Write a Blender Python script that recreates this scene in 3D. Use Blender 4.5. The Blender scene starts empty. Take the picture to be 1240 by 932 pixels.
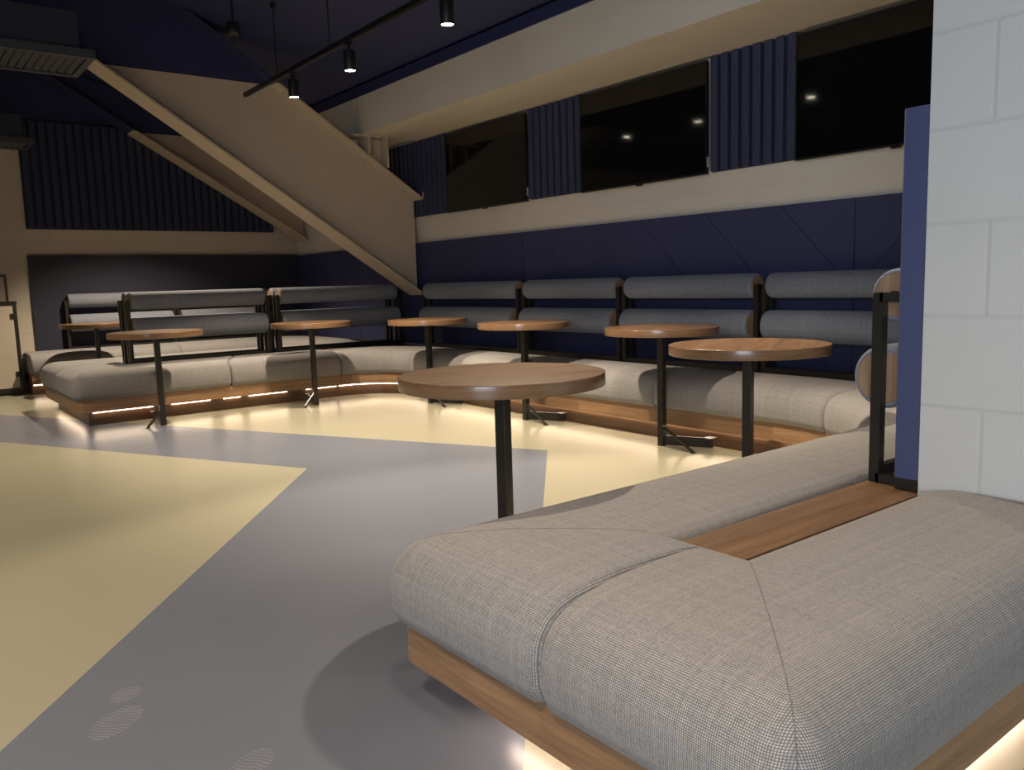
import bpy, bmesh, math
from mathutils import Vector, Matrix
PI = math.pi
C = bpy.context.scene.collection
SC = bpy.context.scene

# ---------------------------------------------------------------- materials
class NT:
    def __init__(s, name):
        s.m = bpy.data.materials.new(name); s.m.use_nodes = True
        s.t = s.m.node_tree; s.b = s.t.nodes['Principled BSDF']
    def n(s, typ, **kw):
        x = s.t.nodes.new(typ)
        for k, v in kw.items(): setattr(x, k, v)
        return x
    def l(s, a, b): s.t.links.new(a, b)
    def math(s, op, a, b=None, c=None):
        x = s.n('ShaderNodeMath', operation=op)
        for i, v in enumerate((a, b, c)):
            if v is None: continue
            if isinstance(v, (int, float)): x.inputs[i].default_value = v
            else: s.l(v, x.inputs[i])
        return x.outputs[0]
    def mix(s, fac, a, b):
        x = s.n('ShaderNodeMix', data_type='RGBA')
        for sock, v in ((x.inputs[0], fac), (x.inputs[6], a), (x.inputs[7], b)):
            if isinstance(v, (int, float)): sock.default_value = v
            elif isinstance(v, tuple): sock.default_value = (*v, 1)
            else: s.l(v, sock)
        return x.outputs[2]
    def bump(s, h, strength=.3, dist=.002):
        x = s.n('ShaderNodeBump'); x.inputs['Strength'].default_value = strength; x.inputs['Distance'].default_value = dist
        s.l(h, x.inputs['Height']); s.l(x.outputs[0], s.b.inputs['Normal'])
    def noise(s, vec, scale, detail=4, rough=.55):
        x = s.n('ShaderNodeTexNoise'); x.inputs['Scale'].default_value = scale
        x.inputs['Detail'].default_value = detail; x.inputs['Roughness'].default_value = rough
        if vec is not None: s.l(vec, x.inputs['Vector'])
        return x.outputs['Fac']
    def coord(s, which='Object', scale=(1, 1, 1), rot=(0, 0, 0), loc=(0, 0, 0)):
        c = s.n('ShaderNodeTexCoord'); mp = s.n('ShaderNodeMapping')
        mp.inputs['Scale'].default_value = scale; mp.inputs['Rotation'].default_value = rot; mp.inputs['Location'].default_value = loc
        s.l(c.outputs[which], mp.inputs['Vector']); return mp.outputs[0]
    def base(s, col): 
        if isinstance(col, tuple): s.b.inputs['Base Color'].default_value = (*col, 1)
        else: s.l(col, s.b.inputs['Base Color'])
    def set(s, rough=None, metal=None, spec=None, coat=None):
        if rough is not None: s.b.inputs['Roughness'].default_value = rough
        if metal is not None: s.b.inputs['Metallic'].default_value = metal
        if spec is not None: s.b.inputs['Specular IOR Level'].default_value = spec
        if coat is not None: s.b.inputs['Coat Weight'].default_value = coat; s.b.inputs['Coat Roughness'].default_value = .15

def plain(name, col, rough=.6, metal=0, spec=.5, var=.12, scale=6, bump=0):
    m = NT(name)
    v = m.coord('Object')
    f = m.noise(v, scale)
    m.base(m.mix(f, tuple(c*(1-var) for c in col), tuple(min(1, c*(1+var)) for c in col)))
    m.set(rough, metal, spec)
    if bump: m.bump(m.noise(v, 90, 3), bump, .002)
    return m.m

def wood(name, dark, light, which='Object', grain_axis=0, rough=.38, coat=0, plank=0):
    m = NT(name)
    sc = [26, 26, 26]; sc[grain_axis] = 1.6
    if which == 'UV': sc = [1.6, 26, 1]
    v = m.coord(which, tuple(sc))
    a = m.noise(v, 1.0, 8, .62)
    b = m.noise(v, 5.0, 3, .5)
    g = m.math('ADD', m.math('MULTIPLY', a, .75), m.math('MULTIPLY', b, .3))
    r = m.n('ShaderNodeMapRange'); r.inputs[1].default_value = .35; r.inputs[2].default_value = .70
    m.l(g, r.inputs[0])
    col = m.mix(r.outputs[0], dark, light)
    if plank:                                   # boards of slightly different tone
        u = m.n('ShaderNodeSeparateXYZ'); m.l(m.coord(which), u.inputs[0])
        k = m.math('FLOOR', m.math('MULTIPLY', u.outputs[1 if which == 'Object' else 0], plank))
        w = m.n('ShaderNodeTexWhiteNoise', noise_dimensions='1D'); m.l(k, w.inputs['W'])
        col = m.mix(m.math('MULTIPLY', w.outputs['Value'], .5), col, dark)
    m.base(col); m.set(rough, 0, .5, coat)
    m.bump(g, .12, .0015)
    return m.m

def fabric(name, light, dark, p=.0044):
    m = NT(name)
    s = m.n('ShaderNodeSeparateXYZ'); m.l(m.coord('UV'), s.inputs[0])
    wob = m.noise(m.coord('UV', (60, 60, 1)), 1, 2)
    u = m.math('ADD', m.math('MULTIPLY', s.outputs[0], 2*PI/p), m.math('MULTIPLY', wob, 2.2))
    v = m.math('ADD', m.math('MULTIPLY', s.outputs[1], 2*PI/p), m.math('MULTIPLY', wob, 2.2))
    su = m.math('MULTIPLY_ADD', m.math('SINE', u), .5, .5)
    sv = m.math('MULTIPLY_ADD', m.math('SINE', v), .5, .5)
    h = m.math('MULTIPLY', m.math('POWER', su, .7), m.math('POWER', sv, .7))
    fl = m.noise(m.coord('UV', (420, 160, 1)), 1, 3)
    f = m.math('MULTIPLY', h, m.math('MULTIPLY_ADD', fl, 1.2, .45)); 
    slub = m.noise(m.coord('UV', (14, 220, 1)), 1, 3)
    cu = m.math('FLOOR', m.math('DIVIDE', s.outputs[0], p)); cv = m.math('FLOOR', m.math('DIVIDE', s.outputs[1], p))
    cx_ = m.n('ShaderNodeCombineXYZ'); m.l(cu, cx_.inputs[0]); m.l(cv, cx_.inputs[1])
    wn = m.n('ShaderNodeTexWhiteNoise', noise_dimensions='2D'); m.l(cx_.outputs[0], wn.inputs['Vector'])
    wu = m.n('ShaderNodeTexWhiteNoise', noise_dimensions='1D'); m.l(cu, wu.inputs['W'])
    wv = m.n('ShaderNodeTexWhiteNoise', noise_dimensions='1D'); m.l(cv, wv.inputs['W'])
    f = m.math('MULTIPLY', f, m.math('ADD', m.math('MULTIPLY_ADD', wn.outputs['Value'], .55, .42), m.math('MULTIPLY', m.math('ADD', wu.outputs['Value'], wv.outputs['Value']), .30)))
    f2 = m.n('ShaderNodeClamp'); m.l(f, f2.inputs[0])
    lt = m.mix(slub, tuple(c*.86 for c in light), tuple(c*1.14 for c in light))
    m.base(m.mix(f2.outputs[0], dark, lt)); m.set(.92, 0, .2)
    m.b.inputs['Sheen Weight'].default_value = .12
    m.bump(h, .35, .0012)
    return m.m

M = {}
M['fabric'] = fabric('woven seat fabric', (.56, .505, .435), (.14, .145, .163))
M['fabric_back'] = fabric('woven bolster fabric', (.42, .43, .475), (.10, .112, .145))
M['piping'] = plain('dark seam thread', (.17, .16, .15), .9)
M['wood_uv'] = wood('oak fascia', (.20, .105, .052), (.42, .245, .125), 'UV', rough=.36, plank=.8)
M['wood_deck'] = wood('oak deck', (.13, .070, .036), (.27, .155, .080), 'Object', 0, rough=.33)
M['wood_deck_y'] = wood('oak deck lengthwise', (.13, .070, .036), (.27, .155, .080), 'Object', 1, rough=.33)
M['wood_top'] = wood('oak table top', (.13, .070, .035), (.36, .21, .108), 'Object', 0, rough=.30, coat=.25, plank=9)
M['wood_band'] = wood('oak edge band', (.11, .06, .031), (.28, .16, .083), 'UV', rough=.28, coat=.3)
M['wood_disc'] = wood('oak end disc', (.22, .13, .075), (.40, .26, .16), 'Object', 2, rough=.45)
M['kick'] = wood('dark oak plinth', (.10, .055, .03), (.19, .105, .06), 'UV', rough=.35)
M['metal'] = plain('black powder coated steel', (.030, .027, .023), .36, .3, .5, .15)
M['lamp_black'] = plain('black lamp housing', (.012, .012, .012), .45, .1)
M['navy'] = plain('navy painted ceiling', (.022, .028, .092), .62, var=.15, scale=1.5)
M['navy_duct'] = plain('navy painted duct', (.030, .036, .055), .5, var=.15)
M['grille'] = plain('grey blue grille', (.065, .07, .085), .45, .2)
M['slat'] = plain('navy acoustic slat', (.028, .035, .078), .75, var=.08)
M['board'] = plain('blue board edge', (.062, .075, .17), .6, var=.06)
M['steel_paint'] = plain('cream painted steel', (.56, .465, .35), .5, var=.05, scale=2)
M['beam_paint'] = plain('cream painted concrete', (.64, .58, .48), .75, var=.07, scale=1.8, bump=.12)
M['wood_door'] = plain('cream cabinet door', (.52, .45, .36), .5, var=.03)
M['white_small'] = plain('pale plastic', (.6, .6, .58), .4)
M['dark_room'] = plain('dark wall behind', (.03, .032, .045), .8)

def emis(name, col, strength):
    m = NT(name); m.b.inputs['Emission Color'].default_value = (*col, 1); m.b.inputs['Emission Strength'].default_value = strength
    m.base(col); return m.m
M['led'] = emis('led strip', (1, .80, .58), 9.5)
M['led_near'] = emis('brighter led strip', (1, .84, .70), 24)
M['lens'] = emis('lamp lens', (1, .88, .70), 40)
M['standby'] = emis('standby light', (.9, .9, 1), .6)

def screen_mat():
    m = NT('television screen glass'); m.base((.004, .004, .0045)); m.set(.06, 0, .5); return m.m
M['screen'] = screen_mat()
M['bezel'] = plain('black television bezel', (.012, .012, .012), .3)

def blocks(name, col, horiz, course=.262, z0=1.74, off=.98, length=.42, depth=1.0, mortar=.010):
    """painted concrete blockwork; horiz = 0 or 1: which object axis runs along the wall"""
    m = NT(name)
    s = m.n('ShaderNodeSeparateXYZ'); m.l(m.coord('Object'), s.inputs[0])
    z = m.math('DIVIDE', m.math('SUBTRACT', s.outputs[2], z0), course)
    row = m.math('FLOOR', z)
    fz = m.math('MULTIPLY', m.math('SUBTRACT', m.math('FRACT', m.math('ADD', z, .5)), .5), course)
    par = m.math('MULTIPLY', m.math('FRACT', m.math('MULTIPLY', m.math('ADD', row, 101), .5)), length)
    w = m.math('DIVIDE', m.math('SUBTRACT', m.math('SUBTRACT', s.outputs[horiz], off), par), length)
    fw = m.math('MULTIPLY', m.math('SUBTRACT', m.math('FRACT', m.math('ADD', w, .5)), .5), length)
    d = m.math('MINIMUM', m.math('ABSOLUTE', fz), m.math('ABSOLUTE', fw))
    r = m.n('ShaderNodeMapRange', interpolation_type='SMOOTHSTEP'); r.inputs[1].default_value = 0; r.inputs[2].default_value = mortar
    m.l(d, r.inputs[0])
    n1 = m.noise(m.coord('Object'), 3, 3)
    n2 = m.noise(m.coord('Object'), 130, 4)
    c = m.mix(n1, tuple(x*.94 for x in col), tuple(x*1.05 for x in col))
    m.base(m.mix(r.outputs[0], tuple(x*.93 for x in col), c)); m.set(.7, 0, .35)
    h = m.math('ADD', m.math('MULTIPLY', r.outputs[0], depth), m.math('MULTIPLY', n2, .28))
    m.bump(h, .45, .004)
    return m.m
M['block_pier'] = blocks('white painted blockwork', (.635, .62, .585), 1)
M['block_right'] = blocks('cream painted blockwork', (.68, .62, .52), 1, course=.131, z0=1.68, off=.3, length=60, mortar=.004, depth=.3)
M['block_far'] = blocks('cream painted blockwork far', (.60, .525, .42), 0, course=.262, z0=1.7, off=.3, mortar=.007, depth=.5)

def chevron_mat():
    """navy boards with diagonal grooves either side of upright joints"""
    m = NT('navy chevron board')
    s = m.n('ShaderNodeSeparateXYZ'); m.l(m.coord('Object'), s.inputs[0])
    y = m.math('SUBTRACT', s.outputs[1], 2.722)
    tri = m.math('PINGPONG', y, 3.24)
    g = m.math('DIVIDE', m.math('ADD', tri, m.math('MULTIPLY', s.outputs[2], -.95)), .62)
    f = m.math('MULTIPLY', m.math('ABSOLUTE', m.math('SUBTRACT', m.math('FRACT', g), .5)), .62)
    fy = m.math('ABSOLUTE', m.math('MULTIPLY', m.math('SUBTRACT', m.math('FRACT', m.math('ADD', m.math('DIVIDE', y, 3.24), .5)), .5), 3.24))
    d = m.math('MINIMUM', f, fy)
    r = m.n('ShaderNodeMapRange', interpolation_type='SMOOTHSTEP'); r.inputs[1].default_value = .001; r.inputs[2].default_value = .007
    m.l(d, r.inputs[0])
    n = m.noise(m.coord('Object'), 2, 3)
    c = m.mix(n, (.033, .038, .096), (.041, .045, .112))
    m.base(m.mix(r.outputs[0], (.009, .011, .04), c)); m.set(.62, 0, .4)
    m.bump(r.outputs[0], .5, .003)
    return m.m
M['chevron'] = chevron_mat()
M['navy_panel'] = plain('navy far panel', (.021, .023, .042), .65, var=.1, scale=2)

def floor_mat(name, col, prints=False):
    m = NT(name)
    v = m.coord('Object')
    n = m.noise(v, .9, 3); n2 = m.noise(v, 9, 4)
    c = m.mix(n, tuple(x*.94 for x in col), tuple(x*1.06 for x in col))
    sp = m.n('ShaderNodeTexVoronoi'); sp.inputs['Scale'].default_value = 5.5; m.l(v, sp.inputs['Vector'])
    dot = m.math('LESS_THAN', sp.outputs['Distance'], .012)
    c = m.mix(m.math('MULTIPLY', m.math('MULTIPLY', dot, m.math('GREATER_THAN', m.noise(v, 1.7, 1), .56)), .6), c, (.75, .72, .62))
    if prints:
        s = m.n('ShaderNodeSeparateXYZ'); m.l(v, s.inputs[0])
        tot = None
        for (px, py, a, rx, ry) in ((.40, 2.205, .75, .085, .050), (.455, 2.345, .75, .045, .038), (.595, 1.79, .6, .07, .042)):
            dx = m.math('SUBTRACT', s.outputs[0], px); dy = m.math('SUBTRACT', s.outputs[1], py)
            ca, sa = math.cos(a), math.sin(a)
            p = m.math('ADD', m.math('MULTIPLY', dx, ca), m.math('MULTIPLY', dy, sa))
            q = m.math('SUBTRACT', m.math('MULTIPLY', dy, ca), m.math('MULTIPLY', dx, sa))
            e = m.math('SQRT', m.math('ADD', m.math('POWER', m.math('DIVIDE', p, rx), 2), m.math('POWER', m.math('DIVIDE', q, ry), 2)))
            inside = m.math('LESS_THAN', e, 1)
            wv = m.math('SINE', m.math('ADD', m.math('MULTIPLY', p, 520), m.math('MULTIPLY', m.math('SINE', m.math('MULTIPLY', q, 110)), 1.4)))
            band = m.math('MULTIPLY', inside, m.math('GREATER_THAN', wv, .25))
            tot = band if tot is None else m.math('MAXIMUM', tot, band)
        worn = m.math('MULTIPLY', tot, m.math('MULTIPLY', m.math('POWER', n2, 2), .75))
        c = m.mix(worn, c, (.52, .47, .40))
    m.base(c)
    m.set(.27)
    m.b.inputs['Specular IOR Level'].default_value = .45
    return m.m
M['floor_beige'] = floor_mat('beige resin floor', (.335, .313, .228))
M['floor_grey'] = floor_mat('grey blue resin floor', (.148, .162, .20), True)

# ---------------------------------------------------------------- mesh helpers
def link(name, bm, mat, parent=None, smooth=False, loc=None):
    me = bpy.data.meshes.new(name)
    bmesh.ops.recalc_face_normals(bm, faces=bm.faces)
    bm.to_mesh(me); bm.free()
    for x in (mat if isinstance(mat, (list, tuple)) else [mat]): me.materials.append(x)
    if smooth:
        for p in me.polygons: p.use_smooth = True
    o = bpy.data.objects.new(name, me); C.objects.link(o)
    if parent is not None: o.parent = parent
    if loc: o.location = loc
    return o

def thing(name, label, cat, loc=(0, 0, 0), rotz=0, group=None):
    o = bpy.data.objects.new(name, None); C.objects.link(o); o.empty_display_size = .1
    o.location = loc; o.rotation_euler = (0, 0, rotz); tag(o, label, cat, group); return o
def tag(o, label, cat, group=None):
    o['label'] = label; o['category'] = cat
    if group: o['group'] = group
    return o
def structure(o): o['kind'] = 'structure'; return o

def add_box(bm, x0, x1, y0, y1, z0, z1, bev=0, mi=0):
    r = bmesh.ops.create_cube(bm, size=1)
    vs = r['verts']
    for v in vs: v.co = Vector(((x0+x1)/2+v.co.x*(x1-x0), (y0+y1)/2+v.co.y*(y1-y0), (z0+z1)/2+v.co.z*(z1-z0)))
    fs = {f for v in vs for f in v.link_faces}
    for f in fs: f.material_index = mi
    if bev:
        es = list({e for v in vs for e in v.link_edges})
        bmesh.ops.bevel(bm, geom=es, offset=bev, segments=2, affect='EDGES', profile=.5)
def box(name, dims, mat, parent=None, bev=0):
    bm = bmesh.new(); add_box(bm, *dims, bev); return link(name, bm, mat, parent)

def add_bar(bm, a, b, w, h, up=(0, 0, 1)):
    a = Vector(a); b = Vector(b); t = (b-a).normalized(); upv = Vector(up)
    if abs(t.dot(upv)) > .95: upv = Vector((1, 0, 0))
    s = t.cross(upv).normalized(); u = s.cross(t).normalized()
    vs = []
    for p in (a, b):
        for (i, j) in ((-1, -1), (1, -1), (1, 1), (-1, 1)): vs.append(bm.verts.new(p+s*(i*w/2)+u*(j*h/2)))
    for f in ((0, 1, 2, 3), (7, 6, 5, 4), (0, 4, 5, 1), (1, 5, 6, 2), (2, 6, 7, 3), (3, 7, 4, 0)): bm.faces.new([vs[k] for k in f])

def add_lathe(bm, prof, axis='Z', seg=32, origin=(0, 0, 0), uv=True):
    """prof = list of (radius, height)"""
    o = Vector(origin); rings = []; uvl = bm.loops.layers.uv.verify()
    L = [0]
    for k in range(1, len(prof)): L.append(L[-1]+math.hypot(prof[k][0]-prof[k-1][0], prof[k][1]-prof[k-1][1]))
    rm = max(p[0] for p in prof)
    def P(r, h, a):
        c, s = r*math.cos(a), r*math.sin(a)
        return o + (Vector((c, s, h)) if axis == 'Z' else Vector((h, c, s)) if axis == 'X' else Vector((s, h, c)))
    for (r, h) in prof:
        if r < 1e-6: rings.append([bm.verts.new(P(0, h, 0))])
        else: rings.append([bm.verts.new(P(r, h, 2*PI*k/seg)) for k in range(seg)])
    for i in range(len(prof)-1):
        A, B = rings[i], rings[i+1]
        for k in range(seg):
            k2 = (k+1) % seg
            if len(A) == 1 and len(B) == 1: continue
            if len(A) == 1: vs = [A[0], B[k2], B[k]]; us = [(L[i], k+.5), (L[i+1], k+1), (L[i+1], k)]
            elif len(B) == 1: vs = [A[k], A[k2], B[0]]; us = [(L[i], k), (L[i], k+1), (L[i+1], k+.5)]
            else: vs = [A[k], A[k2], B[k2], B[k]]; us = [(L[i], k), (L[i], k+1), (L[i+1], k+1), (L[i+1], k)]
            f = bm.faces.new(vs)
            for lp, (a, b) in zip(f.loops, us): lp[uvl].uv = (a, b*2*PI*rm/seg)

# -------- sweep of a (depth, height) profile along the front edge of a bench; the seat is on the right of the path
class Path:
    def __init__(s, pts, radii, warp=None):
        s.st = []          # stations: dict(off=function d->(x,y), t=tangent before, t2=tangent after, s=arc length, arc=bool)
        P = [Vector(p) for p in pts]; S = 0; cur = P[0]
        def nrm(t): return Vector((t.y, -t.x))
        for i in range(len(P)-1):
            t = (P[i+1]-P[i]).normalized(); n = nrm(t)
            last = i == len(P)-2
            r = 0 if last else radii[i]
            end = P[i+1] - t*r
            s._line(cur, end, t, n, S, convex_end=(not last and r and t.cross((P[i+2]-P[i+1]).normalized()) < 0),
                    convex_start=(i > 0 and s.convex_prev))
            S += (end-cur).length
            s.convex_prev = False
            if not last:
                t2 = (P[i+2]-P[i+1]).normalized(); n2 = nrm(t2); V = P[i+1]
                convex = t.cross(t2) < 0
                N = 8
                for k in range(0 if convex else 1, N+1):
                    th = PI/2*k/N
                    nv = n*math.cos(th)+n2*math.sin(th)
                    tv = (t*math.cos(th)+t2*math.sin(th))
                    if convex:
                        cen = V + (n+n2)*r
                        off = (lambda d, cen=cen, nv=nv, r=r, V=V, n=n, n2=n2: cen-nv*(r-d) if d < r else V+(n+n2)*d)
                        tt = (t, t) if k < N//2 else (t, t2) if k == N//2 else (t2, t2)
                        s.st.append(dict(off=off, ta=tt[0], tb=tt[1], s=S+r*th, arc=False, corner=(k == N//2), mit=(n+n2)))
                    else:
                        cen = V - (n+n2)*r
                        off = (lambda d, cen=cen, nv=nv, r=r: cen+nv*(r+d))
                        s.st.append(dict(off=off, ta=tv, tb=tv, s=S+r*th, arc=(k < N), corner=False))
                S += r*PI/2
                cur = V + t2*r; s.convex_prev = convex
        s.length = S
        if warp:
            for q in s.st: q['off'] = (lambda d, g=q['off']: warp(g(d)))
    def _line(s, a, b, t, n, S, convex_end, convex_start):
        L = (b-a).length
        def add(x):
            p = a+t*x
            s.st.append(dict(off=lambda d, p=p: p+n*d, ta=t, tb=t, s=S+x, arc=False, corner=False))
        if not convex_start: add(0)
        if not convex_end: add(L)
    def cut(s, s0, s1, extra):
        """stations between two arc lengths, with interpolated ones"""
        def at(x):
            for i in range(len(s.st)-1):
                A, B = s.st[i], s.st[i+1]
                if A['s']-1e-9 <= x <= B['s']+1e-9 and B['s'] > A['s']+1e-9:
                    f = (x-A['s'])/(B['s']-A['s'])
                    return dict(off=lambda d: A['off'](d)*(1-f)+B['off'](d)*f, ta=A['tb'], tb=A['tb'], s=x, arc=A['arc'], corner=False)
            return s.st[-1]
        inner = [q for q in s.st if s0+max([0]+extra)+1e-4 < q['s'] < s1-max([0]+extra)-1e-4]
        out = [at(s0+e) for e in [0]+extra] + inner + [at(s1-e) for e in reversed([0]+extra)]
        return out

def sweep(bm, stations, prof, inset=None, caps=True):
    """prof closed list of (d,z); inset: list of shrink distances per station"""
    uvl = bm.loops.layers.uv.verify()
    n = len(prof)
    L = [0]
    for k in range(1, n+1):
        a, b = prof[k-1], prof[k % n]; L.append(L[-1]+math.hypot(a[0]-b[0], a[1]-b[1]))
    area = sum(prof[k][0]*prof[(k+1) % n][1]-prof[(k+1) % n][0]*prof[k][1] for k in range(n))
    sg = 1 if area > 0 else -1
    nm = []
    for k in range(n):
        a, b = Vector(prof[k-1]), Vector(prof[(k+1) % n]); t = (b-a).normalized()
        nm.append(Vector((t.y, -t.x))*sg)
    rings = []
    for i, st in enumerate(stations):
        e = inset[i] if inset else 0
        ring = []
        for k in range(n):
            d, z = prof[k][0]-nm[k].x*e, prof[k][1]-nm[k].y*e
            p = st['off'](d); ring.append(bm.verts.new((p.x, p.y, z)))
        rings.append(ring)
    for i in range(len(stations)-1):
        A, B = stations[i], stations[i+1]
        t = A['tb']
        for k in range(n):
            k2 = (k+1) % n
            vs = [rings[i][k], rings[i][k2], rings[i+1][k2], rings[i+1][k]]
            vv = [L[k], L[k+1], L[k+1], L[k]]
            if A['arc']: uu = [A['s'], A['s'], B['s'], B['s']]
            else: uu = [v.co.x*t.x+v.co.y*t.y for v in vs]
            if (vs[0].co-vs[3].co).length < 1e-6 and (vs[1].co-vs[2].co).length < 1e-6: continue
            try: f = bm.faces.new(vs)
            except ValueError: continue
            for lp, a, b in zip(f.loops, uu, vv): lp[uvl].uv = (a, b)
    if caps:
        for ring in (rings[0], rings[-1]):
            f = bm.faces.new(ring)
            for lp, (d, z) in zip(f.loops, prof): lp[uvl].uv = (d, z)
    bmesh.ops.remove_doubles(bm, verts=bm.verts, dist=1e-5)

def cushion_profile(D):
    return [(.042, .221), (.015, .233), (.003, .265), (0, .315), (.003, .355), (.014, .385), (.034, .412), (.064, .433), (.105, .447), (.16, .455),
            (D*.45, .461), (D*.68, .461), (D-.09, .457), (D-.045, .450), (D-.016, .438), (D-.004, .42), (D, .39), (D, .222)]

def cushion(path, s0, s1, D, parent):
    r = .028
    ex = [.002, .006, .014, .028]
    st = path.cut(s0+.001, s1-.001, ex)
    ins = []
    for i in range(len(st)):
        j = min(i, len(st)-1-i)
        e = ([0]+ex)[j] if j < 5 else r
        e = min(e, r); ins.append(r-math.sqrt(max(0, r*r-(r-e)**2)))
    bm = bmesh.new(); prof = cushion_profile(D); sweep(bm, st, prof, ins)
    o = link('seat_cushion', bm, M['fabric'], parent, True)
    # stitched mitre seams at the outside corners
    for q in st:
        if q.get('corner'):
            pts = []
            for (d, z) in prof[1:16]:
                p = q['off'](d); pts.append(Vector((p.x, p.y, z)))
            b2 = bmesh.new()
            m2 = q['mit'].normalized()
            side = Vector((-m2.y, m2.x, 0))
            prev = None
            for k, p in enumerate(pts):
                a, b = pts[max(0, k-1)], pts[min(len(pts)-1, k+1)]
                t = (b-a).normalized(); nn = side.cross(t).normalized()
                if nn.z < -1e-6 and k > 5: nn = -nn
                ring = [b2.verts.new(p+side*(.0012*math.cos(w))+nn*(.0007*math.sin(w))) for w in [2*PI*h/6 for h in range(6)]]
                if prev:
                    for h in range(6): b2.faces.new([prev[h], prev[(h+1) % 6], ring[(h+1) % 6], ring[h]])
                prev = ring
            link('seam', b2, M['piping'], o, True)
    return o

def banquette(root, path, D, splits, led, inset=.124, lm='led'):
    cuts = [0]+splits+[path.length]
    for a, b in zip(cuts, cuts[1:]): cushion(path, a, b, D, root)
    st = path.cut(0, path.length, [])
    bm = bmesh.new(); sweep(bm, st, [(.034, .118), (.034, .226), (.060, .226), (.060, .135), (inset+.012, .135), (inset+.012, .118)])
    link('fascia', bm, M['wood_uv'], root)
    bm = bmesh.new(); sweep(bm, st, [(inset, .0005), (inset, .118), (inset+.03, .118), (inset+.03, .0005)])
    link('plinth', bm, M['kick'], root)
    bm = bmesh.new(); sweep(bm, st, [(.06, .20), (.06, .221), (D, .221), (D, .20)])
    link('seat_board', bm, M['wood_uv'], root)
    for (a, b) in led:
        s2 = path.cut(max(0, a), min(b, path.length), [])
        bm = bmesh.new(); sweep(bm, s2, [(inset-.010, .103), (inset-.010, .116), (inset-.001, .116), (inset-.001, .103)])
        link('led_strip', bm, M[lm], root)

# ---------------------------------------------------------------- setting
XW, YF = 4.85, 11.0
bm = bmesh.new()
# floor: beige with a grey chevron stripe let into it
bmesh.ops.create_grid(bm, x_segments=1, y_segments=1, size=1)
for v in bm.verts: v.co = Vector((-4.5 if v.co.x < 0 else 5.2, -4.5 if v.co.y < 0 else 11.2, 0))
A0, A1, A2 = Vector((.887, 8.904)), Vector((3.377, 3.982)), Vector((1.086, 1.392))   # outer edge
B0, B1, B2 = Vector((.70, 7.218)), Vector((2.013, 4.632)), Vector((.148, 2.245))     # inner edge
for p, q in ((A0, A1), (A1, A2), (B0, B1), (B1, B2)):
    d = q-p; bmesh.ops.bisect_plane(bm, geom=bm.verts[:]+bm.edges[:]+bm.faces[:], plane_co=(p.x, p.y, 0), plane_no=(d.y, -d.x, 0))
def left_of(p, q, c): return (q-p).cross(c-p) > 0
for f in bm.faces:
    c = f.calc_center_median().to_2d()
    in_outer = (not left_of(A0, A1, c)) and (not left_of(A1, A2, c))
    in_inner = (not left_of(B0, B1, c)) and (not left_of(B1, B2, c))
    f.material_index = 1 if (in_outer and not in_inner) else 0
structure(link('floor', bm, [M['floor_beige'], M['floor_grey']]))

structure(box('wall_right', (XW, XW+.2, 1.15, YF+.2, 0, 4.4), M['block_right']))
structure(box('wall_far', (-4.5, XW+.2, YF, YF+.2, 0, 5.6), M['block_far']))
bm = bmesh.new()
add_box(bm, -4.7, -4.5, -4.7, -4.2, 0, 6.2); add_box(bm, -4.7, -4.5, -.6, YF+.2, 0, 6.2)
add_box(bm, -4.7, -4.5, -4.2, -.6, 0, .6); add_box(bm, -4.7, -4.5, -4.2, -.6, 2.9, 6.2)
structure(link('wall_left', bm, M['dark_room']))
structure(box('wall_pier', (2.42, 5.05, -4.5, 1.148, 0, 4.4), M['block_pier']))
structure(box('wall_back', (-4.7, 5.05, -4.7, -4.5, 0, 6.2), M['dark_room']))
# sloping soffit of the stand above
bm = bmesh.new()
def cz(x): return 3.085+.27*max(0, 4.1-x)
va = [[bm.verts.new((x, y, cz(x))) for x in (5.05, 4.1, -4.7)] for y in (-4.7, YF+.2)]
r = bmesh.ops.extrude_face_region(bm, geom=[bm.faces.new([va[0][k], va[1][k], va[1][k+1], va[0][k+1]]) for k in (0, 1)])
for v in r['geom']:
    if isinstance(v, bmesh.types.BMVert): v.co.z += .15
structure(link('ceiling', bm, M['navy']))

# long beam above the televisions, cream up to the navy paint line
bm = bmesh.new()
add_box(bm, 4.1, XW-.002, 1.15, 7.70, 2.60, 2.965, 0, 0); add_box(bm, 4.1, XW-.002, 7.735, YF-.002, 2.64, 2.965, 0, 0)
add_box(bm, 4.085, XW-.002, 1.15, YF-.002, 2.965, 3.06, 0, 1)
structure(link('trim_1', bm, [M['beam_paint'], M['navy']]))

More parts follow.
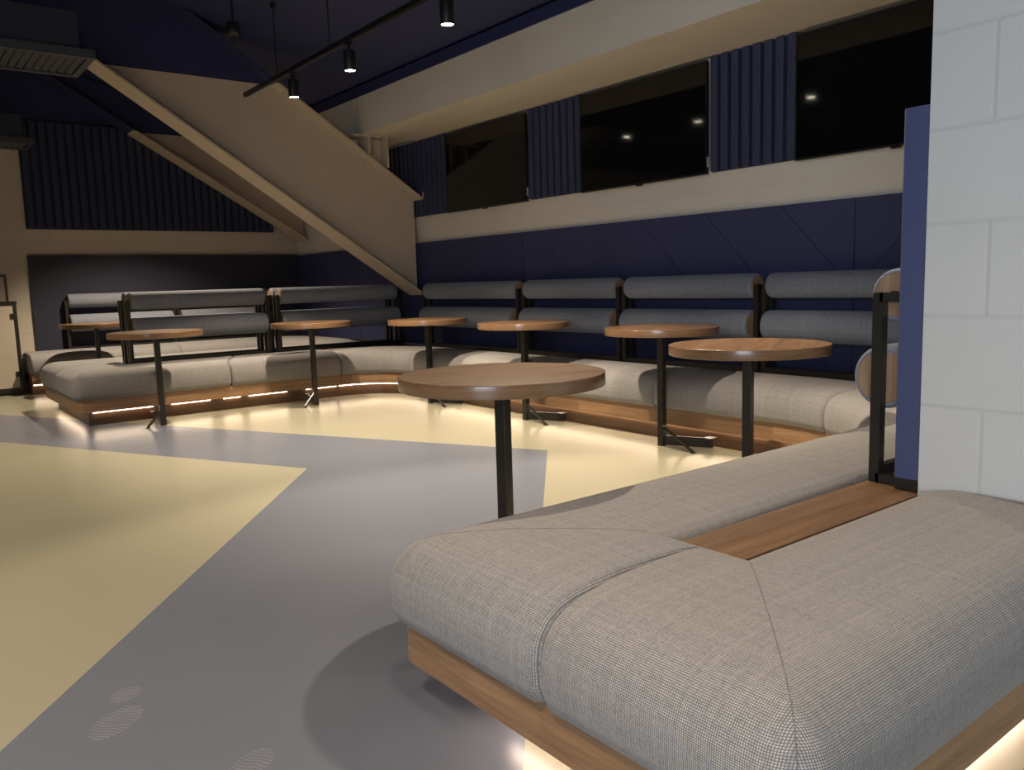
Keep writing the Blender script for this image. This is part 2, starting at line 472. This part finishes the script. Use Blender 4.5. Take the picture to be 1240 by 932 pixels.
# inclined steel girders (I sections) carrying the stand
def girder(name, label, yc, x_end, z_end, slope, depth, xtop, half=.15, zp=3.0):
    root = thing(name, label, 'girder', (x_end, yc, z_end))
    def zl(x): return slope*(x_end-x)                 # underside of lower flange, local z
    zc = zp-z_end
    def part(nm, y0, y1, lo, hi, xa, xb):
        """inclined plate between two offsets above the underside line, painted navy above the paint line"""
        bm = bmesh.new()
        prof = [(xa, zl(xa)+lo), (xb, zl(xb)+lo), (xb, zl(xb)+hi), (xa, zl(xa)+hi)]
        v0 = [bm.verts.new((x-x_end, y0, z)) for x, z in prof]; v1 = [bm.verts.new((x-x_end, y1, z)) for x, z in prof]
        bm.faces.new(v0); bm.faces.new(v1[::-1])
        for k in range(4): bm.faces.new([v0[k], v1[k], v1[(k+1) % 4], v0[(k+1) % 4]])
        bmesh.ops.bisect_plane(bm, geom=bm.verts[:]+bm.edges[:]+bm.faces[:], plane_co=(0, 0, zc), plane_no=(0, 0, 1))
        for f in bm.faces: f.material_index = 1 if f.calc_center_median().z > zc else 0
        bmesh.ops.bisect_plane(bm, geom=bm.verts[:]+bm.edges[:]+bm.faces[:], plane_co=(4.1-x_end, 0, 3.085-.012-z_end), plane_no=(.27, 0, 1), clear_outer=True)
        bmesh.ops.holes_fill(bm, edges=bm.edges[:])
        return link(nm, bm, [M['steel_paint'], M['navy']], root)
    part('web', -.012, .012, .02, depth, xtop, x_end)
    part('lower_flange', -half, half, 0, .022, xtop, x_end)
    part('upper_flange', -half, half, depth, depth+.022, xtop, x_end+.03)
    return root
g1 = girder('inclined_beam', 'large cream steel girder sloping down in front of the first television', 7.75, 4.76, .972, .655, 1.03, .9)
# rounded nib at the foot of the upper flange
box('flange_nib', (.03, .075, -.15, .15, 1.02, 1.085), M['steel_paint'], g1)
girder('inclined_beam', 'smaller cream steel girder sloping down along the far slatted wall', 10.78, 4.845, 1.718, .60, .95, 1.6)
# beam seat bracket where the beam bears on the girder
br = thing('beam_bracket', 'small cream steel bracket under the beam end above the girder', 'bracket', (4.2, 7.70, 2.36))
box('seat_plate', (-.20, .13, -.13, .13, .222, .238), M['steel_paint'], br)
box('stiffener', (-.035, -.02, -.12, .12, .06, .222), M['steel_paint'], br); box('stiffener', (.175, .19, -.12, .12, -.07, .235), M['steel_paint'], br)
box('web_plate', (-.02, .175, .02, .035, -.04, .222), M['steel_paint'], br)

# ---------------------------------------------------------------- wall panels, televisions
def slat_panel(label, y0, y1, z0, z1, group):
    root = thing('mounted_slat_panel', label, 'wall panel', (XW-.002, (y0+y1)/2, z0), 0, group)
    L = (y1-y0)/2; h = z1-z0
    box('backing', (-.02, 0, -L, L, 0, h), M['slat'], root)
    n = max(2, round((y1-y0)/.092)); w = (y1-y0)/n
    bm = bmesh.new()
    for k in range(n): add_box(bm, -.062, -.02, -L+k*w+.014, -L+(k+1)*w-.014, 0, h, .008)
    link('slats', bm, M['slat'], root)
slat_panel('navy slatted panel between the sloping girder and the leftmost television', 7.13, 8.7, 1.815, 2.598, 'slatted panels between the televisions')
slat_panel('narrow navy slatted panel between the leftmost and middle televisions', 5.118, 5.826, 1.815, 2.598, 'slatted panels between the televisions')
slat_panel('wide navy slatted panel between the middle and right televisions', 3.113, 3.811, 1.815, 2.598, 'slatted panels between the televisions')

def television(label, y0, y1):
    root = thing('mounted_television', label, 'television', (XW-.003, (y0+y1)/2, 1.80), 0, 'televisions above the wall bench')
    L = (y1-y0)/2; h = .775
    box('back_case', (-.05, 0, -L+.08, L-.08, .08, h-.08), M['bezel'], root, .01)
    bm = bmesh.new(); t = .009
    add_box(bm, -.075, -.05, -L, L, 0, h, .004); link('housing', bm, M['bezel'], root)
    bm = bmesh.new(); add_box(bm, -.0765, -.0752, -L+t, L-t, .014, h-t); link('screen', bm, M['screen'], root)
    bm = bmesh.new()
    add_box(bm, -.079, -.075, -L, L, 0, .013); add_box(bm, -.079, -.075, -L, L, h-.008, h); add_box(bm, -.079, -.075, -L, -L+.008, .013, h-.008); add_box(bm, -.079, -.075, L-.008, L, .013, h-.008)
    link('bezel', bm, M['bezel'], root)
    box('sensor_tab', (-.077, -.060, -.03, .03, -.012, 0), M['bezel'], root)
    box('side_label', (-.072, -.055, -L-.0015, -L, .05, .12), M['white_small'], root)
television('black television on the wall nearest the sloping girder, leftmost of the row', 5.83, 7.11)
television('black television in the middle of the row on the right wall', 3.815, 5.115)
television('black television nearest the white block pier, rightmost of the row', 1.80, 3.11)

def navy_board(label, y0, y1):
    bm = bmesh.new(); add_box(bm, XW-.032, XW-.002, y0+.001, y1-.001, .43, 1.535)
    o = link('wall_panel', bm, M['chevron']); tag(o, label, 'wall panel', 'navy boards behind the wall bench'); return o
navy_board('navy chevron board on right wall beside the blue upright edge', 1.16, 2.722)
navy_board('navy chevron board on the right wall below the middle television', 2.722, 5.962)
navy_board('navy board on the right wall at the foot of the sloping girder', 5.962, 9.2)
navy_board('navy board on the right wall in the far corner behind the girder', 9.2, YF-.035)
o = box('wall_panel', (1.53, XW-.035, YF-.032, YF-.002, .43, 1.55), M['navy_panel']); tag(o, 'long dark navy panel on the far wall behind the farthest bench', 'wall panel')
root = thing('mounted_slat_panel', 'big dark slatted panel high on the far wall beside the smaller girder', 'wall panel', (1.55, YF-.002, 1.85))
box('backing', (0, 2.95, -.02, 0, 0, 1.22), M['slat'], root)
bm = bmesh.new()
for k in range(31): add_box(bm, k*.0951+.014, (k+1)*.0951-.014, -.06, -.02, 0, 1.22, .008)
link('slats', bm, M['slat'], root)
# blue padded board on the end of the pier behind the near bolsters
o = thing('divider_board', 'x', 'board', (2.44, 1.150, .422)); box('panel', (0, .034, 0, .082, .034, 1.133), M['board'], o, .004); box('base_shoe', (.002, .034, .001, .081, 0, .034), M['metal'], o); tag(o, 'tall narrow blue upright board against the edge of the white block pier', 'board')
# stand of navy paint above the line on the far wall
o = structure(box('trim_2', (-4.5, XW-.01, YF-.004, YF-.001, 3.07, 5.2), M['navy']))

# ---------------------------------------------------------------- benches
b1 = thing('banquette', 'near grey bench wrapping round the white pier with wooden deck between seats', 'bench', (0, 0, 0))
p1 = Path([(2.415, .615), (.982, .615), (.982, 1.855), (3.10, 1.855)], [.085, .085], lambda p: Vector((.982+(p.x-.982)*1.12 if p.x < 1.482 else p.x+.06*max(0, (2.1-p.x)/.618), p.y)))
half = p1.st and None
sA = 2.415-.982-.085 + .085*PI/2 + (1.24/2-.085) - .02
banquette(b1, p1, .51, [sA], [(.05, .95), (1.55, 2.45), (2.9, 5.2)], .20, 'led_near')
box('deck', (1.53, 4.60, 1.150, 1.342, .36, .42), M['wood_deck'], b1)

b2 = thing('banquette', 'long grey bench running along the right wall under the televisions', 'bench', (0, 0, 0))
p2 = Path([(3.103, 1.855), (4.08, 1.855), (4.08, 7.38), (3.64, 7.38)], [.95, .42])
s0 = .027+.95*PI/2
def sy(y): return s0 + (y-2.805)
banquette(b2, p2, .51, [.027+.95*1.152, sy(3.72), sy(5.3), sy(6.85)], [(0.1, s0), (sy(2.9), sy(6.7)), (sy(6.75), p2.length-.01)])
box('deck', (4.63, XW-.034, 1.34, 7.95, .36, .42), M['wood_deck_y'], b2)

bm = bmesh.new()
va = [bm.verts.new((x, y, .36)) for x, y in ((3.25, 1.345), (4.62, 1.345), (4.62, 2.70))]
f = bm.faces.new(va); r = bmesh.ops.extrude_face_region(bm, geom=[f])
for v in r['geom']:
    if isinstance(v, bmesh.types.BMVert): v.co.z = .42
link('corner_deck', bm, M['wood_deck_y'], b2)

b3 = thing('banquette', 'grey bench island in the far left with glowing strip, running back to the far wall', 'bench', (0, 0, 0))
p3 = Path([(3.636, 7.38), (1.25, 7.38), (1.25, 9.02), (4.08, 9.02), (4.08, 10.25), (1.36, 10.25)], [.085, .085, .3, .3])
def sx(x): return 3.64-x
led = [(sx(3.62), sx(3.36)), (sx(3.34), sx(3.30)), (sx(3.10), sx(2.72)), (sx(2.64), sx(2.48)), (sx(2.36), sx(2.02)), (sx(1.86), sx(1.38)),
       (2.6, 3.9), (4.4, 6.5), (p3.length-2.5, p3.length-.02)]
e1 = 3.64-1.25-.085+.085*PI/2+(1.64/2-.085)
banquette(b3, p3, .60, [sx(2.55), e1, e1+2.1, e1+2.1+1.9, p3.length-1.6], led)
box('deck', (1.86, 4.80, 7.99, 8.41, .36, .42), M['wood_deck'], b3)
box('back_deck', (1.37, 4.80, 10.86, YF-.036, .36, .42), M['wood_deck'], b3)
box('end_panel', (1.365, 1.39, 10.31, 10.85, .118, .247), M['wood_deck_y'], b3)

# ---------------------------------------------------------------- bolster backrests
def backrest_unit(label, L, loc, rotz, group, by=.036):
    root = thing('bolster_backrest', label, 'backrest', loc, rotz, group)
    H = .60; sw = .034
    for s in (-1, 1):
        bm = bmesh.new(); x = s*(L/2-.017); w = .034
        for y in (-.036, by): add_box(bm, x-w/2, x+w/2, y-.016, y+.016, 0, H)
        ye = by; add_box(bm, x-w/2, x+w/2, -.03, ye, H-.028, H); add_box(bm, x-w/2, x+w/2, -.03, ye, 0, .028)
        link('side_frame', bm, M['metal'], root)
    for y in (-.036, .036): box('base_rail', (-L/2+.031, L/2-.031, y-.013, y+.013, .012, .05), M['metal'], root)
    for nm, y, z, r in (('upper_bolster', 0, .592, .083), ('lower_bolster', -.036, .332, .102)):
        hl = L/2-.040; q = .034
        end = [(r*.80, .007), (r*.83, .001), (r*.87, 0), (r*.93, .005), (r*.975, .014), (r*.995, .024), (r, q)]
        prof = [(a, -hl+b) for a, b in end]+[(r, -hl*.5), (r, 0), (r, hl*.5)]+[(a, hl-b) for a, b in reversed(end)]
        bm = bmesh.new(); add_lathe(bm, prof, 'X', 40, (0, y, z)); b = link(nm, bm, M['fabric_back'], root, True)
        for s in (-1, 1):
            bm = bmesh.new(); add_lathe(bm, [(0, s*(hl+.001)), (r*.80, s*(hl+.001)), (r*.825, s*(hl-.001)), (r*.825, s*(hl-.02)), (0, s*(hl-.02))], 'X', 40, (0, y, z))
            link('end_disc', bm, M['wood_disc'], b)
        for s in (-1, 1):
            bm = bmesh.new(); add_bar(bm, (s*(hl-.01), y, z), (s*(L/2-.03), y, z), .024, .024)
            link('bracket', bm, M['metal'], root)
    return root
Z0 = .421
gC = 'bolster backrests along the right wall'
backrest_unit('double bolster backrest beside the foot of the sloping girder', 1.62, (4.685, 6.63, Z0), -PI/2, gC)
backrest_unit('double bolster backrest on the wall bench second from the girder', 1.215, (4.685, 5.165, Z0), -PI/2, gC)
backrest_unit('double bolster backrest on the wall bench third from the girder', 1.245, (4.685, 3.905, Z0), -PI/2, gC)
backrest_unit('double bolster backrest at the end of the wall bench by the blue board', 1.24, (4.685, 2.635, Z0), -PI/2, gC)
backrest_unit('bolster backrest in front of the blue board showing its round wooden ends', 1.30, (3.13, 1.283, Z0), PI, None, .078)
gI = 'bolster backrests on the island bench'
backrest_unit('left front double bolster backrest on the far island bench', 1.34, (2.53, 8.10, Z0), 0, gI)
backrest_unit('right front double bolster backrest on the far island bench', 1.44, (4.00, 8.10, Z0), 0, gI)
backrest_unit('left rear bolster backrest back to back on the island bench', 1.34, (2.53, 8.30, Z0), PI, gI)
backrest_unit('right rear bolster backrest back to back on the island bench', 1.44, (4.00, 8.30, Z0), PI, gI)
gF = 'bolster backrests along the far wall'
backrest_unit('leftmost dim bolster backrest against the far navy panel', 1.25, (2.47, 10.913, Z0), 0, gF)
backrest_unit('dim bolster backrest against the far navy panel towards the corner', 1.25, (3.74, 10.913, Z0), 0, gF)

# ---------------------------------------------------------------- tables
def bar_table(label, x, y, rot=0, ft=0, group='round tables along the benches', grain=0, R=.3625, plate=(.14, -.30), bl=1):
    root = thing('bar_table', label, 'table', (x, y, 0), 0, group)
    bm = bmesh.new()
    add_lathe(bm, [(0, .728), (R-.0022, .728), (R-.002, .7295), (R-.002, .7705), (R-.0022, .772), (0, .772)], 'Z', 72)
    top = link('tabletop', bm, M['wood_top'], root); top.rotation_euler.z = grain
    bm = bmesh.new(); uvl = bm.loops.layers.uv.verify(); N = 96
    prof = [(R-.0025, .7275), (R-.0004, .7285), (R, .7305), (R, .7695), (R-.0004, .7715), (R-.0025, .7725)]
    rings = [[bm.verts.new((r*math.cos(2*PI*k/N), r*math.sin(2*PI*k/N), z)) for k in range(N)] for r, z in prof]
    for i in range(len(prof)-1):
        for k in range(N):
            f = bm.faces.new([rings[i][k], rings[i][(k+1) % N], rings[i+1][(k+1) % N], rings[i+1][k]])
            for lp, (a, b) in zip(f.loops, ((k, i), (k+1, i), (k+1, i+1), (k, i+1))): lp[uvl].uv = (a*2*PI*R/N, prof[b][1])
    band = link('edge_band', bm, M['wood_band'], root, True)
    box('pole', (-.021, .021, -.021, .021, .006, .72), M['metal'], root, .002).rotation_euler.z = rot
    box('mounting_plate', (-.11, .11, -.11, .11, .720, .728), M['metal'], root).rotation_euler.z = rot
    bm = bmesh.new(); add_bar(bm, (0, 0, .036), (*plate, .036), .012, .062)
    add_box(bm, -.022, .022, -.022, .022, 0, .006)
    link('base_plate', bm, M['metal'], root)
    bm = bmesh.new(); add_bar(bm, (.0, -.015*bl, .12), (-.055*bl, -.305*bl, .006), .014, .014); add_box(bm, -.055*bl-.015, -.055*bl+.015, -.305*bl-.015, -.305*bl+.015, 0, .006)
    b = link('brace', bm, M['metal'], root); b.rotation_euler.z = ft
    bm = bmesh.new(); add_box(bm, plate[0]-.05, plate[0]+.02, plate[1]-.02, plate[1]+.04, .068, .073); link('fixing_plate', bm, M['metal'], root)
    return root
bar_table('nearest round table, brown wooden top in front of the near bench', 1.735, 2.285, .30, .2, grain=-.3)
bar_table('round wooden table second nearest, beyond the near bench beside the pier', 3.19, 2.31, .25, .2, grain=.5)
bar_table('round wooden table at wall bench under the middle television, near slatted panel', 4.0, 3.56, .1, 0, grain=.5)
bar_table('round wooden table at wall bench seen just above the nearest table', 4.03, 5.0, .1, 0, grain=.5)
bar_table('round wooden table at wall bench closest to the foot of the girder', 4.02, 6.38, .1, 0, grain=.5)
bar_table('round wooden table before the right half of the island bench', 3.22, 7.12, 0, -.94, grain=.5, plate=(.05, .30), bl=.5)
bar_table('round wooden table before the left end of the island bench', 1.84, 7.06, 0, -.94, grain=.5, plate=(.05, .36), bl=.5)
bar_table('farthest round wooden table behind the island, before the far navy panel', 1.96, 9.86, 0, 0, grain=.5, plate=(.05, .35), bl=.5)

# ---------------------------------------------------------------- cabinet at the left edge
cb = thing('cabinet', 'cream door cabinet with black frame at the far left edge', 'cabinet', (1.32, 10.55, 0))
box('carcass', (-.75, -.012, .02, .42, .03, 1.0), M['metal'], cb)
box('plinth', (-.74, -.02, .03, .40, 0, .03), M['metal'], cb)
box('counter', (-.77, 0, 0, .42, 1.0, 1.035), M['metal'], cb)
bm = bmesh.new()
add_box(bm, -.04, -.006, 0, .02, .03, 1.0); add_box(bm, -.75, -.72, 0, .02, .03, 1.0); add_box(bm, -.72, -.04, 0, .02, .03, .075)
link('front_frame', bm, M['metal'], cb)
d = box('door', (-.715, -.045, -.004, .016, .08, .985), M['wood_door'], cb)
for z in (.2, .84): box('hinge', (-.075, -.04, -.012, -.004, z, z+.06), M['metal'], d)
bm = bmesh.new()
add_box(bm, -.085, -.06, .1, .125, 1.035, 1.33); add_box(bm, -.72, -.695, .1, .125, 1.035, 1.33); add_box(bm, -.695, -.085, .1, .125, 1.305, 1.33)
link('gallery_rail', bm, M['metal'], cb)

# ---------------------------------------------------------------- ceiling: track, lamps, ducts
TX = 2.87
tr = thing('lighting_track', 'long black lighting track hanging on rods below the navy ceiling', 'lighting track', (TX, 7.45, 2.80))
bm = bmesh.new(); add_box(bm, -.018, .018, -10.5, 0, 0, .034)
link('track_rail', bm, M['lamp_black'], tr)
bm = bmesh.new(); add_box(bm, -.007, .007, -10.49, -.01, -.004, 0); link('track_slot', bm, M['bezel'], tr)
for y in (6.72, 5.74, 4.1, 2.5):
    bm = bmesh.new(); add_lathe(bm, [(0, .034), (.006, .034), (.006, cz(TX)-2.80-.02), (0, cz(TX)-2.80-.02)], 'Z', 10, (0, y-7.45, 0))
    h = link('hanger_rod', bm, M['lamp_black'], tr)
    bm = bmesh.new(); add_lathe(bm, [(0, cz(TX)-2.80-.06), (.022, cz(TX)-2.80-.06), (.022, cz(TX)-2.80-.012), (0, cz(TX)-2.80-.012)], 'Z', 14, (0, y-7.45, 0))
    link('ceiling_cup', bm, M['lamp_black'], h)

def track_lamp(label, y, x=TX, zt=2.80, energy=0, tilt=(0, 0), group='black spotlights on the lighting track', spot=1.58):
    root = thing('track_spotlight', label, 'spotlight', (x, y, zt-.2), 0, group)
    bm = bmesh.new(); add_lathe(bm, [(.040, 0), (.042, .004), (.042, .13), (.038, .138), (0, .138)], 'Z', 32)
    add_lathe(bm, [(.040, 0), (.036, .004), (.036, .016)], 'Z', 32)
    link('housing', bm, M['lamp_black'], root, True)
    bm = bmesh.new(); add_box(bm, -.012, .012, -.03, .03, .178, .198); add_lathe(bm, [(0, .138), (.012, .138), (.012, .178), (0, .178)], 'Z', 12)
    link('mount', bm, M['lamp_black'], root)
    bm = bmesh.new(); add_lathe(bm, [(0, .006), (.0355, .006), (.0355, .012), (0, .012)], 'Z', 28)
    link('lens', bm, M['lens'], root)
    if energy:
        ld = bpy.data.lights.new('spot', 'SPOT'); ld.energy = energy; ld.color = (1, .83, .63); ld.spot_size = spot; ld.spot_blend = .5; ld.shadow_soft_size = .025
        lo = bpy.data.objects.new('lamp_light', ld); C.objects.link(lo); lo.location = (x, y, zt-.205); lo.rotation_euler = (tilt[0], tilt[1], 0)
    return root
E1 = 205
track_lamp('black spotlight on the track nearest the girder, lowest in the photo', 6.41, energy=E1)
track_lamp('middle black spotlight on the track in front of the navy soffit', 5.44, energy=E1)
track_lamp('rightmost black spotlight cut by the top edge', 4.20, energy=E1)
SPOTS = [(TX, 3.62, 2.60, .9, (2.2, 2.4, .5), 1.62, .35), (TX, 3.05, 2.60, .45, (TX+.25, 3.05, 0), 1.5, .6), (TX, 1.9, 2.60, .12, (TX, 1.9, 0), 1.6, .5)]
for x, y, z, e, aim, cone, bl in SPOTS:        # further lamps of the same track, beyond the top edge of the photo
    ld = bpy.data.lights.new('spot', 'SPOT'); ld.energy = E1*e; ld.color = (1, .83, .63); ld.spot_size = cone; ld.spot_blend = bl; ld.shadow_soft_size = .03
    lo = bpy.data.objects.new('lamp_light', ld); C.objects.link(lo); lo.location = (x, y, z)
    lo.rotation_euler = (Vector(aim)-Vector((x, y, z))).to_track_quat('-Z', 'Y').to_euler()
for (x, y, z, e) in ((-.6, 6.4, 2.9, 270), (-1.1, 3.4, 2.9, 170), (-.6, .6, 2.9, 155), (.55, .75, 2.75, 45)):      # unseen spots added to fill the open floor and near bench with warm light
    ld = bpy.data.lights.new('spot', 'SPOT'); ld.energy = e; ld.color = (1, .83, .63); ld.spot_size = 2.25; ld.spot_blend = 1; ld.shadow_soft_size = .10
    lo = bpy.data.objects.new('lamp_light', ld); C.objects.link(lo); lo.location = (x, y, z)
# lamps over the aisle behind the island
for (x, y, z, e) in ((2.5, 9.25, 2.7, 290),):
    ld = bpy.data.lights.new('spot', 'SPOT'); ld.energy = e; ld.color = (1, .83, .63); ld.spot_size = 2.0; ld.spot_blend = .6; ld.shadow_soft_size = .04
    lo = bpy.data.objects.new('lamp_light', ld); C.objects.link(lo); lo.location = (x, y, z)

def air_duct(label, loc, w, dpt, hgt, n):
    root = thing('air_duct', label, 'air duct', loc)
    box('duct_body', (-w, 0-.10, .02, dpt-.05, .06, hgt), M['navy_duct'], root)
    bm = bmesh.new()
    add_box(bm, -w, 0, 0, .05, 0, .06); add_box(bm, -w, 0, dpt-.05, dpt, 0, .06); add_box(bm, -.05, 0, .05, dpt-.05, 0, .06); add_box(bm, -w, -w+.05, .05, dpt-.05, 0, .06)
    link('grille_frame', bm, M['grille'], root)
    bm = bmesh.new()
    m = (w-.1)/n
    for k in range(n):
        x = -w+.05+(k+.5)*m
        add_bar(bm, (x, .05, .016), (x, dpt-.05, .016), m*.72, .004, (.35, 0, .9))
    link('louvre_blades', bm, M['grille'], root)
    return root
air_duct('larger navy duct with louvred grille beside the top of the girder', (1.515, 6.80, 2.80), 1.1, .66, .32, 18)
air_duct('small navy duct with louvred grille above the far left wall', (1.60, 10.25, 2.70), .8, .5, .3, 12)
# dark pendant projector in the void above the girder
pj = thing('pendant_projector', 'dark pendant spotlight hanging in the void above the large girder', 'spotlight', (2.445, 6.5, 2.96))
bm = bmesh.new(); add_lathe(bm, [(0, .075), (.045, .075), (.05, .09), (.05, .16), (.03, .175), (0, .175)], 'Z', 20); link('housing', bm, M['lamp_black'], pj, True)
bm = bmesh.new(); add_lathe(bm, [(0, 0), (.008, 0), (.008, .075), (0, .075)], 'Z', 10); link('pin', bm, M['lamp_black'], pj)
bm = bmesh.new(); add_lathe(bm, [(0, .175), (.010, .175), (.010, cz(2.445)-2.965), (0, cz(2.445)-2.965)], 'Z', 10); link('stem', bm, M['lamp_black'], pj)

# ---------------------------------------------------------------- daylight and world
ad = bpy.data.lights.new('daylight', 'AREA'); ad.shape = 'RECTANGLE'; ad.size = 2.2; ad.size_y = 3.5; ad.energy = 118; ad.spread = math.radians(118); ad.color = (.76, .87, 1)
ao = bpy.data.objects.new('window_daylight', ad); C.objects.link(ao); ao.location = (-4.6, -2.4, 1.75); ao.rotation_euler = (0, -PI/2, 0)
w = bpy.data.worlds.new('world'); SC.world = w; w.use_nodes = True
w.node_tree.nodes['Background'].inputs[0].default_value = (.55, .68, 1, 1); w.node_tree.nodes['Background'].inputs[1].default_value = .6

# ---------------------------------------------------------------- camera
fpx, pit, rol, yaw = 994.53, .125463, .0298754, .661863
fw = Vector((math.sin(yaw)*math.cos(pit), math.cos(yaw)*math.cos(pit), -math.sin(pit)))
rt = Vector((math.cos(yaw), -math.sin(yaw), 0)); dn = fw.cross(rt)
r2 = rt*math.cos(rol)+dn*math.sin(rol); d2 = dn*math.cos(rol)-rt*math.sin(rol)
cd = bpy.data.cameras.new('camera'); cd.sensor_width = 36; cd.lens = fpx/1240*36; cd.clip_start = .02
co = bpy.data.objects.new('camera', cd); C.objects.link(co)
mw = Matrix.Identity(4)
for i in range(3):
    mw[i][0] = r2[i]; mw[i][1] = -d2[i]; mw[i][2] = -fw[i]
mw[0][3], mw[1][3], mw[2][3] = 0, 0, 1.09
co.matrix_world = mw
SC.camera = co
vs = SC.view_settings
vs.view_transform = 'Standard'; vs.look = 'None'; vs.gamma = 1; vs.use_curve_mapping = False; vs.exposure = .55
